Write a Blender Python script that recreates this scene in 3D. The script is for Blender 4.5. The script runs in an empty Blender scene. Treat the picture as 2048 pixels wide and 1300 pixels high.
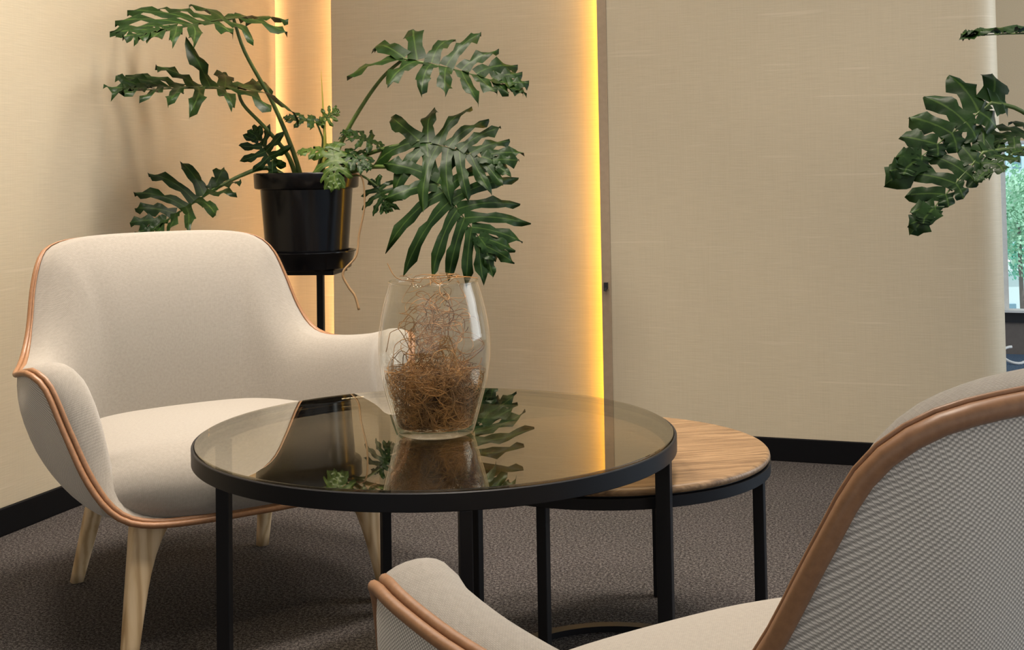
import bpy, math, random
from mathutils import Vector, Matrix
PI = math.pi
sc = bpy.context.scene
COL = sc.collection

# ------------------------------------------------------------------ camera
F_PX, PITCH, ROLL, CY, CAM_H = 2500.0, 0.0362, 0.0159, 242.5, 0.871
cam_d = bpy.data.cameras.new('camera')
cam_d.sensor_width = 36.0
cam_d.lens = F_PX / 2048.0 * 36.0
cam_d.shift_y = -(650.0 - CY) / 2048.0
cam_d.clip_start = 0.02
cam_d.clip_end = 400
cam = bpy.data.objects.new('camera', cam_d)
COL.objects.link(cam)
cam.matrix_world = Matrix.Translation((0, 0, CAM_H)) @ Matrix.Rotation(PI / 2 + PITCH, 4, 'X') @ Matrix.Rotation(-ROLL, 4, 'Z')
sc.camera = cam

# ------------------------------------------------------------------ world and exposure
world = bpy.data.worlds.new('world')
sc.world = world
world.use_nodes = True
bg = world.node_tree.nodes['Background']
bg.inputs['Color'].default_value = (1.0, 0.975, 0.945, 1)
bg.inputs['Strength'].default_value = 0.90
sc.view_settings.view_transform = 'Standard'
sc.view_settings.look = 'None'
sc.view_settings.gamma = 1.0
sc.view_settings.exposure = 0.0
sc.view_settings.use_curve_mapping = False

# ------------------------------------------------------------------ lamps of the room (ceiling downlights)
def down(x, y, power, size=0.42, spread=120, col=(1.0, 0.88, 0.75), z=2.62):
    l = bpy.data.lights.new('downlight', 'AREA')
    l.shape = 'DISK'
    l.size = size
    l.energy = power
    l.color = col
    l.spread = math.radians(spread)
    o = bpy.data.objects.new('downlight', l)
    o.location = (x, y, z)
    COL.objects.link(o)
    return o
down(-0.70, 2.74, 21, spread=90)
down(-1.16, 2.20, 11, spread=110)
down(0.50, 2.60, 9, spread=90)
down(0.22, 1.50, 13, spread=85)
down(1.35, 2.55, 12)
down(-0.05, 3.35, 10)
# sun outside, behind and to the right of the room; the ceiling keeps it off the seating
sl = bpy.data.lights.new('sun', 'SUN'); sl.energy = 3.2; sl.angle = 0.01; sl.color = (1.0, 0.97, 0.9)
so_ = bpy.data.objects.new('sun', sl); COL.objects.link(so_)
so_.rotation_euler = Vector((-.45, .35, -.82)).to_track_quat('-Z', 'Y').to_euler()
so_.location = (4, -4, 8)
# added cool fill lamp that brightens the roller blind and the partition's end
dl = bpy.data.lights.new('side_fill_light', 'AREA')
dl.shape = 'RECTANGLE'; dl.size = 2.2; dl.size_y = 1.9; dl.energy = 60; dl.color = (0.86, 0.95, 1.0)
dlo = bpy.data.objects.new('side_fill_light', dl)
dlo.location = (4.3, 3.2, 1.35)
dlo.rotation_euler = (PI / 2, 0, PI / 2 + 0.15)
COL.objects.link(dlo)

# ------------------------------------------------------------------ helpers
def ray(px, py):
    U, V = px - 1024.0, py - CY
    u = U * math.cos(ROLL) - V * math.sin(ROLL)
    v = U * math.sin(ROLL) + V * math.cos(ROLL)
    X, zc = u / F_PX, -v / F_PX
    return Vector((X, math.cos(PITCH) - zc * math.sin(PITCH), math.sin(PITCH) + zc * math.cos(PITCH)))
CAM = Vector((0, 0, CAM_H))
def at(px, py, Y):
    d = ray(px, py)
    return CAM + d * (Y / d.y)

def tag(o, label=None, cat=None, group=None, kind=None):
    if label: o['label'] = label
    if cat: o['category'] = cat
    if group: o['group'] = group
    if kind: o['kind'] = kind
    return o

def empty(name, loc, rz=0.0):
    o = bpy.data.objects.new(name, None)
    o.empty_display_size = 0.1
    o.location = loc
    o.rotation_euler = (0, 0, rz)
    COL.objects.link(o)
    return o

def mesh(name, verts, faces, mat, parent=None, loc=(0, 0, 0), smooth=False, uvs=None):
    me = bpy.data.meshes.new(name)
    me.from_pydata([tuple(v) for v in verts], [], faces)
    if uvs is not None:
        lay = me.uv_layers.new(name='UVMap')
        for lp in me.loops:
            lay.data[lp.index].uv = uvs[lp.vertex_index]
    if smooth:
        for p in me.polygons: p.use_smooth = True
    me.materials.append(mat)
    me.update()
    o = bpy.data.objects.new(name, me)
    o.location = loc
    COL.objects.link(o)
    if parent: o.parent = parent
    return o

class MB:
    """collects shapes into one mesh"""
    def __init__(s): s.v, s.f, s.uv = [], [], []
    def add(s, v, f, uv=None):
        n = len(s.v)
        s.v += [Vector(p) for p in v]
        s.f += [tuple(i + n for i in q) for q in f]
        s.uv += (uv if uv else [(0, 0)] * len(v))
        return s
    def box(s, lo, hi, M=None):
        x0, y0, z0 = lo; x1, y1, z1 = hi
        v = [Vector(p) for p in ((x0,y0,z0),(x1,y0,z0),(x1,y1,z0),(x0,y1,z0),(x0,y0,z1),(x1,y0,z1),(x1,y1,z1),(x0,y1,z1))]
        if M: v = [M @ p for p in v]
        return s.add(v, [(0,3,2,1),(4,5,6,7),(0,1,5,4),(1,2,6,5),(2,3,7,6),(3,0,4,7)])
    def lathe(s, prof, n=64, c=(0, 0, 0), closed=False):
        v, f = [], []
        m = len(prof)
        for i in range(n):
            a = 2 * PI * i / n
            for r, z in prof: v.append((c[0] + r * math.cos(a), c[1] + r * math.sin(a), c[2] + z))
        for i in range(n):
            j = (i + 1) % n
            for k in range(m if closed else m - 1):
                k2 = (k + 1) % m
                f.append((i*m+k, j*m+k, j*m+k2, i*m+k2))
        return s.add(v, f)
    def tube(s, pts, rad, n=8, cap=True):
        pts = [Vector(p) for p in pts]
        m = len(pts)
        if not hasattr(rad, '__len__'): rad = [rad] * m
        v, f = [], []
        t0 = (pts[1] - pts[0]).normalized()
        up = Vector((0, 0, 1)) if abs(t0.z) < 0.9 else Vector((1, 0, 0))
        nx = t0.cross(up).normalized()
        for i in range(m):
            a = pts[max(i-1, 0)]; b = pts[min(i+1, m-1)]
            t = (b - a)
            t = t.normalized() if t.length > 1e-9 else t0
            nx = (nx - t * nx.dot(t))
            nx = nx.normalized() if nx.length > 1e-6 else t.orthogonal().normalized()
            ny = t.cross(nx)
            for k in range(n):
                a_ = 2 * PI * k / n
                v.append(pts[i] + (nx * math.cos(a_) + ny * math.sin(a_)) * rad[i])
        for i in range(m - 1):
            for k in range(n):
                k2 = (k + 1) % n
                f.append((i*n+k, i*n+k2, (i+1)*n+k2, (i+1)*n+k))
        if cap:
            f.append(tuple(range(n - 1, -1, -1)))
            f.append(tuple((m-1)*n + k for k in range(n)))
        return s.add(v, f)
    def build(s, name, mat, parent=None, loc=(0, 0, 0), smooth=False, uv=False):
        return mesh(name, s.v, s.f, mat, parent, loc, smooth, s.uv if uv else None)

def bevel(o, w, seg=2):
    m = o.modifiers.new('bevel', 'BEVEL'); m.width = w; m.segments = seg; m.limit_method = 'ANGLE'
    return o
def auto(o, deg=35):
    m = o.modifiers.new('edge', 'EDGE_SPLIT'); m.split_angle = math.radians(deg)
    for p in o.data.polygons: p.use_smooth = True
    return o

def spline(pts, n):
    """Catmull-Rom through pts, n samples, even arc length"""
    P = [Vector(p) for p in pts]
    P = [P[0] * 2 - P[1]] + P + [P[-1] * 2 - P[-2]]
    dense = []
    for i in range(1, len(P) - 2):
        for k in range(24):
            t = k / 24
            a, b, c, d = P[i-1], P[i], P[i+1], P[i+2]
            dense.append(0.5 * ((2*b) + (c-a)*t + (2*a-5*b+4*c-d)*t*t + (3*b-a-3*c+d)*t**3))
    dense.append(P[-2])
    L = [0]
    for i in range(1, len(dense)): L.append(L[-1] + (dense[i] - dense[i-1]).length)
    out, j = [], 0
    for k in range(n):
        s = L[-1] * k / (n - 1)
        while j < len(L) - 2 and L[j+1] < s: j += 1
        t = (s - L[j]) / max(L[j+1] - L[j], 1e-9)
        out.append(dense[j].lerp(dense[j+1], min(max(t, 0), 1)))
    return out

# ------------------------------------------------------------------ materials
class NT:
    def __init__(s, name):
        s.m = bpy.data.materials.new(name); s.m.use_nodes = True
        s.t = s.m.node_tree; s.N = s.t.nodes; s.L = s.t.links
        s.b = s.N['Principled BSDF']
    def node(s, t, **kw):
        n = s.N.new(t)
        for k, v in kw.items(): setattr(n, k, v)
        return n
    def link(s, a, b): s.L.new(a, b)
    def coord(s, out='Object', scale=(1, 1, 1), rot=(0, 0, 0)):
        tc = s.node('ShaderNodeTexCoord'); mp = s.node('ShaderNodeMapping')
        mp.inputs['Scale'].default_value = scale; mp.inputs['Rotation'].default_value = rot
        s.link(tc.outputs[out], mp.inputs['Vector']); return mp.outputs['Vector']
    def noise(s, vec, scale, detail=4, rough=0.55):
        n = s.node('ShaderNodeTexNoise'); n.inputs['Scale'].default_value = scale
        n.inputs['Detail'].default_value = detail; n.inputs['Roughness'].default_value = rough
        s.link(vec, n.inputs['Vector']); return n.outputs['Fac']
    def ramp(s, fac, stops):
        r = s.node('ShaderNodeValToRGB'); e = r.color_ramp.elements
        while len(e) < len(stops): e.new(0.5)
        for i, (p, c) in enumerate(stops):
            e[i].position = p; e[i].color = (c[0], c[1], c[2], 1)
        s.link(fac, r.inputs['Fac']); return r.outputs['Color']
    def math(s, op, a, b=None):
        n = s.node('ShaderNodeMath', operation=op)
        for i, x in enumerate((a, b)):
            if x is None: continue
            if isinstance(x, (int, float)): n.inputs[i].default_value = x
            else: s.link(x, n.inputs[i])
        return n.outputs[0]
    def mix(s, fac, a, b, mode='MIX'):
        n = s.node('ShaderNodeMix', data_type='RGBA', blend_type=mode)
        for i, x in ((0, fac), (6, a), (7, b)):
            if isinstance(x, (int, float)): n.inputs[i].default_value = x
            elif isinstance(x, tuple): n.inputs[i].default_value = (x[0], x[1], x[2], 1)
            else: s.link(x, n.inputs[i])
        return n.outputs[2]
    def bump(s, h, strength, dist=0.01):
        n = s.node('ShaderNodeBump'); n.inputs['Strength'].default_value = strength; n.inputs['Distance'].default_value = dist
        s.link(h, n.inputs['Height']); s.link(n.outputs['Normal'], s.b.inputs['Normal'])
    def base(s, c):
        if isinstance(c, tuple): s.b.inputs['Base Color'].default_value = (c[0], c[1], c[2], 1)
        else: s.link(c, s.b.inputs['Base Color'])
        return s
    def set(s, **kw):
        for k, v in kw.items(): s.b.inputs[k.replace('_', ' ')].default_value = v
        return s

def plain(name, c, rough=0.5, metal=0.0, var=0.06, nscale=60):
    n = NT(name); v = n.noise(n.coord(), nscale, 3)
    lo = tuple(x * (1 - var) for x in c); hi = tuple(min(1, x * (1 + var)) for x in c)
    n.base(n.ramp(v, [(0.3, lo), (0.7, hi)])).set(Roughness=rough, Metallic=metal)
    return n.m

def mat_wall():
    n = NT('grasscloth_wallpaper')
    v = n.coord()
    fine = n.noise(n.coord(scale=(14, 14, 420)), 1.0, 5, 0.6)        # woven horizontal threads
    vert = n.noise(n.coord(scale=(330, 330, 9)), 1.0, 3, 0.6)
    slub = n.noise(n.coord(scale=(2.6, 2.6, 75)), 1.0, 2, 0.5)        # occasional longer slubs
    big = n.noise(v, 1.7, 3, 0.5)
    c = n.ramp(fine, [(0.3, (0.475, 0.408, 0.292)), (0.7, (0.585, 0.508, 0.372))])
    c = n.mix(0.25, c, n.ramp(vert, [(0.3, (0.47, 0.402, 0.286)), (0.7, (0.60, 0.52, 0.386))]))
    c = n.mix(n.ramp(slub, [(0.66, (0, 0, 0)), (0.74, (0.4, 0.4, 0.4))]), c, (0.70, 0.61, 0.48))
    c = n.mix(0.22, c, n.ramp(big, [(0.3, (0.46, 0.392, 0.285)), (0.7, (0.60, 0.512, 0.376))]))
    n.base(c).set(Roughness=0.48)
    n.b.inputs['Specular IOR Level'].default_value = 0.35
    n.bump(n.math('ADD', fine, n.math('MULTIPLY', vert, 0.5)), 0.12, 0.002)
    return n.m

def mat_carpet(name, lo, mid, hi):
    n = NT(name); v = n.coord()
    a = n.noise(v, 170, 6, 0.75)
    b = n.noise(v, 420, 3, 0.7)
    g = n.noise(v, 3.0, 3)
    f = n.math('ADD', n.math('MULTIPLY', a, 0.6), n.math('MULTIPLY', b, 0.4))
    c = n.ramp(f, [(0.455, lo), (0.5, mid), (0.55, hi)])
    c = n.mix(0.25, c, n.ramp(g, [(0.35, tuple(x * 0.75 for x in mid)), (0.65, (mid[0] * 1.2, mid[1] * 1.1, mid[2] * 1.2))]))
    n.base(c).set(Roughness=0.95)
    n.b.inputs['Specular IOR Level'].default_value = 0.1
    n.bump(f, 0.7, 0.006)
    return n.m

def mat_fabric(name, light, dark, pitch, contrast, mottle=.35):
    """plain weave in metres on the UV map: over and under threads with dark pinholes between"""
    n = NT(name)
    tc = n.node('ShaderNodeTexCoord'); sx = n.node('ShaderNodeSeparateXYZ'); n.link(tc.outputs['UV'], sx.inputs[0])
    wob = n.math('MULTIPLY', n.math('SUBTRACT', n.noise(tc.outputs['UV'], 60, 2), 0.5), 0.9)
    U = n.math('ADD', n.math('MULTIPLY', sx.outputs[0], PI / pitch), wob)
    V = n.math('ADD', n.math('MULTIPLY', sx.outputs[1], PI / pitch), wob)
    su, sv = n.math('SINE', U), n.math('SINE', V)
    w = n.math('MULTIPLY', su, sv)                      # checker of over and under, -1..1
    h1 = n.math('ABSOLUTE', su); h2 = n.math('ABSOLUTE', sv)
    thread = n.math('MINIMUM', n.math('MULTIPLY', h1, 1.0), n.math('MULTIPLY', h2, 1.0))
    fl = n.noise(tc.outputs['UV'], 900, 3, 0.7)
    mel = n.noise(tc.outputs['UV'], 170, 5, 0.8)
    hgt = n.math('ADD', n.math('MULTIPLY', thread, 0.8), n.math('MULTIPLY', w, 0.25))
    c = n.ramp(n.math('ADD', n.math('MULTIPLY', w, 0.5), 0.5), [(0.1, tuple(l_ * (1 - contrast) + d_ * contrast for l_, d_ in zip(light, dark))), (0.62, light)])
    c = n.mix(n.ramp(thread, [(0.02, (contrast, contrast, contrast)), (0.3, (0, 0, 0))]), c, dark)
    c = n.mix(mottle, c, n.ramp(fl, [(0.3, tuple(x * 0.72 for x in light)), (0.7, tuple(min(1, x * 1.15) for x in light))]))
    c = n.mix(mottle, c, n.ramp(mel, [(0.32, tuple(x * 0.7 for x in light)), (0.68, tuple(min(1, x * 1.18) for x in light))]))
    n.base(c).set(Roughness=0.92)
    n.b.inputs['Specular IOR Level'].default_value = 0.15
    n.b.inputs['Sheen Weight'].default_value = 0.25
    n.b.inputs['Sheen Roughness'].default_value = 0.5
    n.bump(hgt, 0.45, pitch * 0.35)
    return n.m

def mat_wood(name, cols, scale, rough=0.45, axis='X'):
    n = NT(name)
    s = {'X': (1.2, 13, 13), 'Z': (16, 16, 1.5)}[axis]
    v = n.coord(scale=s)
    wv = n.noise(v, scale, 5, 0.65)
    rings = n.node('ShaderNodeTexWave', wave_type='BANDS', bands_direction='Y' if axis == 'X' else 'X')
    rings.inputs['Scale'].default_value = scale * 0.55; rings.inputs['Distortion'].default_value = 9
    rings.inputs['Detail'].default_value = 4; rings.inputs['Detail Scale'].default_value = 1.2
    n.link(v, rings.inputs['Vector'])
    f = n.math('ADD', n.math('MULTIPLY', wv, 0.6), n.math('MULTIPLY', rings.outputs['Fac'], 0.4))
    n.base(n.ramp(f, [(0.28, cols[0]), (0.5, cols[1]), (0.72, cols[2])])).set(Roughness=rough)
    n.bump(f, 0.08, 0.002)
    return n.m

def mat_leaf(name, lo, hi, back):
    n = NT(name)
    tc = n.node('ShaderNodeTexCoord'); sx = n.node('ShaderNodeSeparateXYZ'); n.link(tc.outputs['UV'], sx.inputs[0])
    rib = n.math('ABSOLUTE', n.math('SUBTRACT', sx.outputs[1], 0.5))
    nz = n.noise(n.coord(), 28, 4)
    c = n.ramp(nz, [(0.3, lo), (0.7, hi)])
    c = n.mix(n.ramp(rib, [(0.015, (0.55, 0.55, 0.55)), (0.06, (0, 0, 0))]), c, back)
    n.base(c).set(Roughness=0.42)
    n.b.inputs['Specular IOR Level'].default_value = 0.22
    n.bump(nz, 0.25, 0.006)
    return n.m

def mat_thin_glass(name, tint, ior, boost=1.0, gloss_col=(1, 1, 1)):
    """thin pane: light passes straight through, tinted; the surface mirrors by Fresnel"""
    n = NT(name); n.N.remove(n.b)
    out = [x for x in n.N if x.type == 'OUTPUT_MATERIAL'][0]
    tr = n.node('ShaderNodeBsdfTransparent'); tr.inputs['Color'].default_value = (*tint, 1)
    gl = n.node('ShaderNodeBsdfGlossy'); gl.inputs['Roughness'].default_value = 0.0; gl.inputs['Color'].default_value = (*gloss_col, 1)
    fr = n.node('ShaderNodeFresnel'); fr.inputs['IOR'].default_value = ior
    geo = n.node('ShaderNodeNewGeometry')
    mx = n.node('ShaderNodeMixShader')
    # the same index seen from either side of the thin wall
    sel = n.node('ShaderNodeMix', data_type='FLOAT')
    n.link(geo.outputs['Backfacing'], sel.inputs[0]); sel.inputs[2].default_value = ior; sel.inputs[3].default_value = 1.0 / ior
    n.link(sel.outputs[0], fr.inputs['IOR'])
    n.link(n.math('MINIMUM', n.math('MULTIPLY', fr.outputs[0], boost), 1.0), mx.inputs[0]); n.link(tr.outputs[0], mx.inputs[1]); n.link(gl.outputs[0], mx.inputs[2])
    n.link(mx.outputs[0], out.inputs['Surface'])
    return n.m

def mat_emit(name, c, strength):
    n = NT(name); n.base(c)
    n.b.inputs['Emission Color'].default_value = (*c, 1); n.b.inputs['Emission Strength'].default_value = strength
    return n.m

M = {}
M['wall'] = mat_wall()
M['carpet'] = mat_carpet('grey_brown_carpet', (0.010, 0.0088, 0.0084), (0.041, 0.0362, 0.0340), (0.150, 0.136, 0.127))
M['carpet_blue_cast'] = mat_carpet('blue_cast_carpet', (0.06, 0.09, 0.14), (0.10, 0.16, 0.25), (0.17, 0.25, 0.36))  # same floor carpet; the light's cool cast is put into its colours
M['base'] = plain('black_skirting', (0.003, 0.003, 0.004), 0.7)
M['base'].node_tree.nodes['Principled BSDF'].inputs['Specular IOR Level'].default_value = 0.12
M['trim'] = plain('brown_edge_trim', (0.36, 0.275, 0.19), 0.5)
M['ceiling'] = plain('white_ceiling', (0.75, 0.73, 0.69), 0.9)
M['black'] = plain('black_powder_coat', (0.005, 0.005, 0.0065), 0.42, nscale=400)
M['black'].node_tree.nodes['Principled BSDF'].inputs['Specular IOR Level'].default_value = 0.25
M['fabric'] = mat_fabric('beige_woven_upholstery', (0.292, 0.264, 0.226), (0.085, 0.075, 0.063), 0.0016, 0.45, .45)
M['fabric_back'] = mat_fabric('grey_beige_woven_shell_fabric', (0.74, 0.68, 0.60), (0.06, 0.052, 0.044), 0.0017, 0.9, .12)
M['leather'] = plain('tan_leather_piping', (0.25, 0.122, 0.056), 0.45, nscale=180, var=0.12)
M['oak'] = mat_wood('pale_oak', ((0.42, 0.28, 0.14), (0.58, 0.42, 0.24), (0.66, 0.50, 0.31)), 1.6, 0.5, 'Z')
def mat_oak_top():
    n = NT('brown_oak_top')
    warp = n.noise(n.coord(scale=(2.0, 6.0, 2.0)), 1.6, 3)
    v = n.coord(scale=(5.0, 120, 40))
    ad = n.node('ShaderNodeVectorMath', operation='ADD'); n.link(v, ad.inputs[0])
    cx = n.node('ShaderNodeCombineXYZ'); n.link(n.math('MULTIPLY', warp, 9.0), cx.inputs[1]); n.link(cx.outputs[0], ad.inputs[1])
    a = n.noise(ad.outputs[0], 1.0, 5, 0.7)
    b = n.noise(n.coord(scale=(14, 320, 60)), 1.0, 3, 0.6)
    f = n.math('ADD', n.math('MULTIPLY', a, 0.7), n.math('MULTIPLY', b, 0.3))
    n.base(n.ramp(f, [(0.36, (0.075, 0.040, 0.017)), (0.47, (0.165, 0.096, 0.044)), (0.60, (0.265, 0.165, 0.082))])).set(Roughness=0.45)
    n.bump(f, 0.1, 0.002)
    return n.m
M['oak_top'] = mat_oak_top()
M['smoked'] = mat_thin_glass('smoked_glass', (0.60, 0.57, 0.50), 1.6, 1.4, (1.0, 0.97, 0.88))
M['glass'] = mat_thin_glass('clear_glass', (0.955, 0.955, 0.94), 1.38)
M['pane'] = mat_thin_glass('window_glass', (0.93, 0.97, 0.98), 1.3)
M['pot'] = plain('glossy_black_plastic', (0.004, 0.004, 0.005), 0.2)
M['pot'].node_tree.nodes['Principled BSDF'].inputs['Specular IOR Level'].default_value = 0.3
M['soil'] = plain('potting_soil', (0.03, 0.02, 0.013), 0.95, nscale=200, var=0.5)
M['leaf'] = mat_leaf('philodendron_leaf', (0.0045, 0.0175, 0.002), (0.013, 0.040, 0.005), (0.07, 0.125, 0.024))
M['leaf_young'] = mat_leaf('young_leaf', (0.026, 0.056, 0.008), (0.062, 0.105, 0.016), (0.16, 0.20, 0.05))
M['stem'] = plain('green_petiole', (0.075, 0.12, 0.022), 0.45, nscale=30, var=0.3)
M['stem_y'] = plain('yellow_green_sheath', (0.34, 0.34, 0.06), 0.5)
M['root'] = plain('pale_brown_root', (0.34, 0.21, 0.10), 0.7)
M['fibre'] = plain('dried_brown_fibre', (0.235, 0.115, 0.031), 0.75, nscale=22, var=0.75)
M['led'] = mat_emit('amber_light_strip', (1.0, 0.50, 0.02), 14.0)
M['led_warm'] = mat_emit('warm_light_strip', (1.0, 0.61, 0.28), 60.0)
M['led_corner'] = mat_emit('corner_light_strip', (1.0, 0.61, 0.28), 16.0)
M['white'] = plain('white_plastic', (0.75, 0.77, 0.78), 0.5)
M['frame'] = plain('dark_window_frame', (0.012, 0.014, 0.018), 0.4)
M['grey'] = plain('grey_convector', (0.16, 0.14, 0.13), 0.6)
M['blind'] = plain('sand_roller_blind', (0.72, 0.55, 0.36), 0.85, nscale=300)

# ------------------------------------------------------------------ room axes: p along the right-hand wall, q into depth
E1, E2 = Vector((0.9455, -0.3256, 0)), Vector((0.3256, 0.9455, 0))
O = Vector((-0.8157, 4.316, 0))
RZ = math.atan2(E1.y, E1.x)
def room(p, q, z=0.0): return O + E1 * p + E2 * q + Vector((0, 0, z))
RM = Matrix.Translation(O) @ Matrix.Rotation(RZ, 4, 'Z')
def p_at(px, py, q):
    d = ray(px, py)
    t = (O + E2 * q - CAM).dot(E2) / d.dot(E2)
    return (CAM + d * t - O).dot(E1)
def q_at(px, py, p):
    d = ray(px, py)
    t = (O + E1 * p - CAM).dot(E1) / d.dot(E1)
    return (CAM + d * t - O).dot(E2)
CEIL = 2.72
QR, QM, QB = -0.075, -0.03, 0.05          # right panel face, middle panel face, recess back
P1 = p_at(1206, 500, QR)                   # left edge of the right panel
P2 = p_at(2008, 500, QR)                   # its free right end
PM = p_at(664, 300, QM)                    # left edge of the middle panel

def rbox(name, lo, hi, mat, kind='structure', bev=0.0):
    o = MB().box(lo, hi).build(name, mat)
    o.matrix_world = RM
    if bev: bevel(o, bev, 3)
    if kind: o['kind'] = kind
    return o

fl = MB().box((-4.5, -6.5, -0.08), (P2 + 0.02, 0.2, 0.0)).build('floor', M['carpet']); fl.matrix_world = RM; fl['kind'] = 'structure'
fw = MB().box((P2 + 0.02, -6.5, -0.08), (P2 + 4.5, 4.0, 0.0)).box((P2 - 3.0, 0.2, -0.08), (P2 + 0.02, 4.0, 0.0)).build('floor_window_side', M['carpet_blue_cast']); fw.matrix_world = RM; fw['kind'] = 'structure'
rbox('ceiling', (-0.3, -6.4, CEIL), (P2 + 3.4, 3.2, CEIL + 0.1), M['ceiling'])
rbox('wall_left', (-0.03, -6.5, 0), (0.0, QB - 0.05, CEIL), M['wall'])
rbox('wall_left_core', (-0.16, -6.5, 0), (-0.065, QB + 0.12, CEIL), M['wall'])
rbox('wall_back', (-0.065, QB, 0), (P1 + 0.1, QB + 0.12, CEIL), M['wall'])
rbox('wall_middle', (PM, QM, 0), (P1 + 0.03, QM + 0.022, CEIL), M['wall'], bev=0.003)
# the right-hand partition with a rounded free end
def partition():
    r = 0.075
    prof = [(P1 + 0.022, QR), (P2 - r, QR)]
    for k in range(1, 13):
        a = -PI / 2 + PI * k / 12
        prof.append((P2 - r + r * math.cos(a), QR + r + r * math.sin(a)))
    prof += [(P1 + 0.022, QR + 2 * r)]
    n = len(prof)
    v = [(x, y, 0) for x, y in prof] + [(x, y, CEIL) for x, y in prof]
    f = [(i, (i + 1) % n, n + (i + 1) % n, n + i) for i in range(n)] + [tuple(range(n - 1, -1, -1)), tuple(range(n, 2 * n))]
    o = mesh('wall_right', v, f, M['wall']); o.matrix_world = RM; auto(o, 40); o['kind'] = 'structure'
partition()
tr1 = MB().box((P1 - 0.005, QR - 0.004, 0), (P1 + 0.024, QR + 0.003, CEIL)).box((P1, QR + 0.003, 0), (P1 + 0.022, QM - 0.001, CEIL)).build('trim_1', M['trim'])
tr1.matrix_world = RM; tr1['kind'] = 'structure'
rbox('baseboard_left', (0.0, -6.5, 0), (0.012, QB - 0.05, 0.066), M['base'], bev=0.002)
rbox('baseboard_back', (PM, QM - 0.012, 0), (P1 - 0.02, QM, 0.066), M['base'], bev=0.002)
rbox('baseboard_right', (P1 + 0.024, QR - 0.012, 0), (P2 - 0.07, QR, 0.066), M['base'], bev=0.002)

# light strips in the wall joints
def strip(name, lo, hi, mat, label, hmat=None):
    t = empty(name, RM @ Vector(((lo[0] + hi[0]) / 2, (lo[1] + hi[1]) / 2, lo[2])), RZ)
    w, d = (hi[0] - lo[0]) / 2, (hi[1] - lo[1]) / 2
    h = hi[2] - lo[2]
    MB().box((-w, -d, 0), (w, d, h)).build('diffuser', mat, t)
    MB().box((-w, -d - 0.0015, 0), (w, -d - 0.0002, h)).build('channel', M['white'], t)
    tag(t, label, 'light')
strip('light_strip', (P1 - 0.003, QR + 0.006, 0.066), (P1 - 0.0002, QM - 0.006, CEIL - 0.01), M['led'], 'glowing amber light strip running up the wall joint by the brown trim')
strip('light_strip', (PM + 0.045, QM + 0.024, 0.066), (PM + 0.061, QM + 0.030, CEIL - 0.01), M['led_warm'], 'hidden warm light strip behind the panel edge near the black pot')
strip('light_strip', (-0.052, QB - 0.075, 0.066), (-0.036, QB - 0.062, CEIL - 0.01), M['led_corner'], 'hidden warm light strip behind the end of the left wall')
# small dark catch on the trim
lt = empty('wall_catch', RM @ Vector((P1 + 0.010, QR - 0.004, at(1210, 572, 3.8).z)), RZ)
MB().box((-0.006, -0.010, -0.013), (0.006, 0.0, 0.006)).tube([(0, -0.008, -0.010), (-0.003, -0.011, -0.02)], 0.004, 6).build('hook', M['frame'], lt)
MB().box((-0.008, -0.002, -0.016), (0.008, 0.0, 0.012)).build('plate', M['trim'], lt)
tag(lt, 'tiny dark catch on the brown trim beside the amber strip', 'catch')

# ------------------------------------------------------------------ far window zone behind the partition's end
fb = at(2035, 703, 5.6)
QF = (fb - O).dot(E2)
PF0, PF1 = P2 - 1.2, P2 + 2.6
def zq(px, py):
    d = ray(px, py); t = (O + E2 * QF - CAM).dot(E2) / d.dot(E2); return (CAM + d * t).z
ZS, ZT = zq(2030, 624), zq(2030, 288)
pw0 = p_at(2004, 450, QF); pw1 = pw0 + 1.9
rbox('wall_far', (PF0, QF, 0), (PF1, QF + 0.2, ZS - 0.012), M['grey'])
rbox('wall_far_side', (PF0, QF, ZS - 0.012), (pw0, QF + 0.2, CEIL), M['wall'])
rbox('wall_far_end', (pw1, QF, ZS - 0.012), (PF1, QF + 0.2, CEIL), M['wall'])
win = empty('window_1', RM @ Vector((pw0, QF, ZS)), RZ); win['kind'] = 'structure'; win['label'] = 'bright window with dark sill beyond the wall end'
W_, H_ = pw1 - pw0, CEIL - ZS
MB().box((-0.02, -0.012, -0.045), (W_ + 0.02, 0.10, -0.0005)).build('lower_rail', M['frame'], win)
fr_ = MB().box((0, 0.04, 0.0), (0.022, 0.1, H_)).box((W_ - 0.04, 0.04, 0), (W_, 0.1, H_)).box((0, 0.04, H_ - 0.05), (W_, 0.1, H_)).box((W_ / 2 - 0.02, 0.04, 0), (W_ / 2 + 0.02, 0.1, H_))
fr_.build('frame', M['white'], win)
MB().box((-0.02, -0.03, 0.0), (W_ + 0.02, 0.05, 0.010)).build('sill', M['white'], win)
for a, b in ((0.022, W_ / 2 - 0.02), (W_ / 2 + 0.02, W_ - 0.04)):
    MB().box((a, 0.066, 0.0), (b, 0.074, H_ - 0.05)).build('pane', M['pane'], win)
bl = empty('roller_blind', RM @ Vector((pw0, QF - 0.03, ZT)), RZ)
MB().box((-0.03, 0, 0.012), (W_ + 0.03, 0.004, CEIL - ZT - 0.06)).build('blind_cloth', M['blind'], bl)
MB().tube([(-0.03, 0.002, 0.006), (W_ + 0.03, 0.002, 0.006)], 0.009, 10).build('hem_bar', M['white'], bl)
MB().tube([(-0.03, 0.002, CEIL - ZT - 0.04), (W_ + 0.03, 0.002, CEIL - ZT - 0.04)], 0.03, 14).build('roller', M['white'], bl)
tag(bl, 'sand coloured roller blind half lowered over the bright window', 'blind')
cb = at(2040, 712, 5.35); cb.z = 0
random.seed(5)
pts = [(-0.02 + 0.055 * math.cos(a) , 0.035 * math.sin(a), 0.006 + 0.03 * (1 + math.sin(a))) for a in [PI * 0.5 + k * 0.35 for k in range(12)]]
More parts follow.
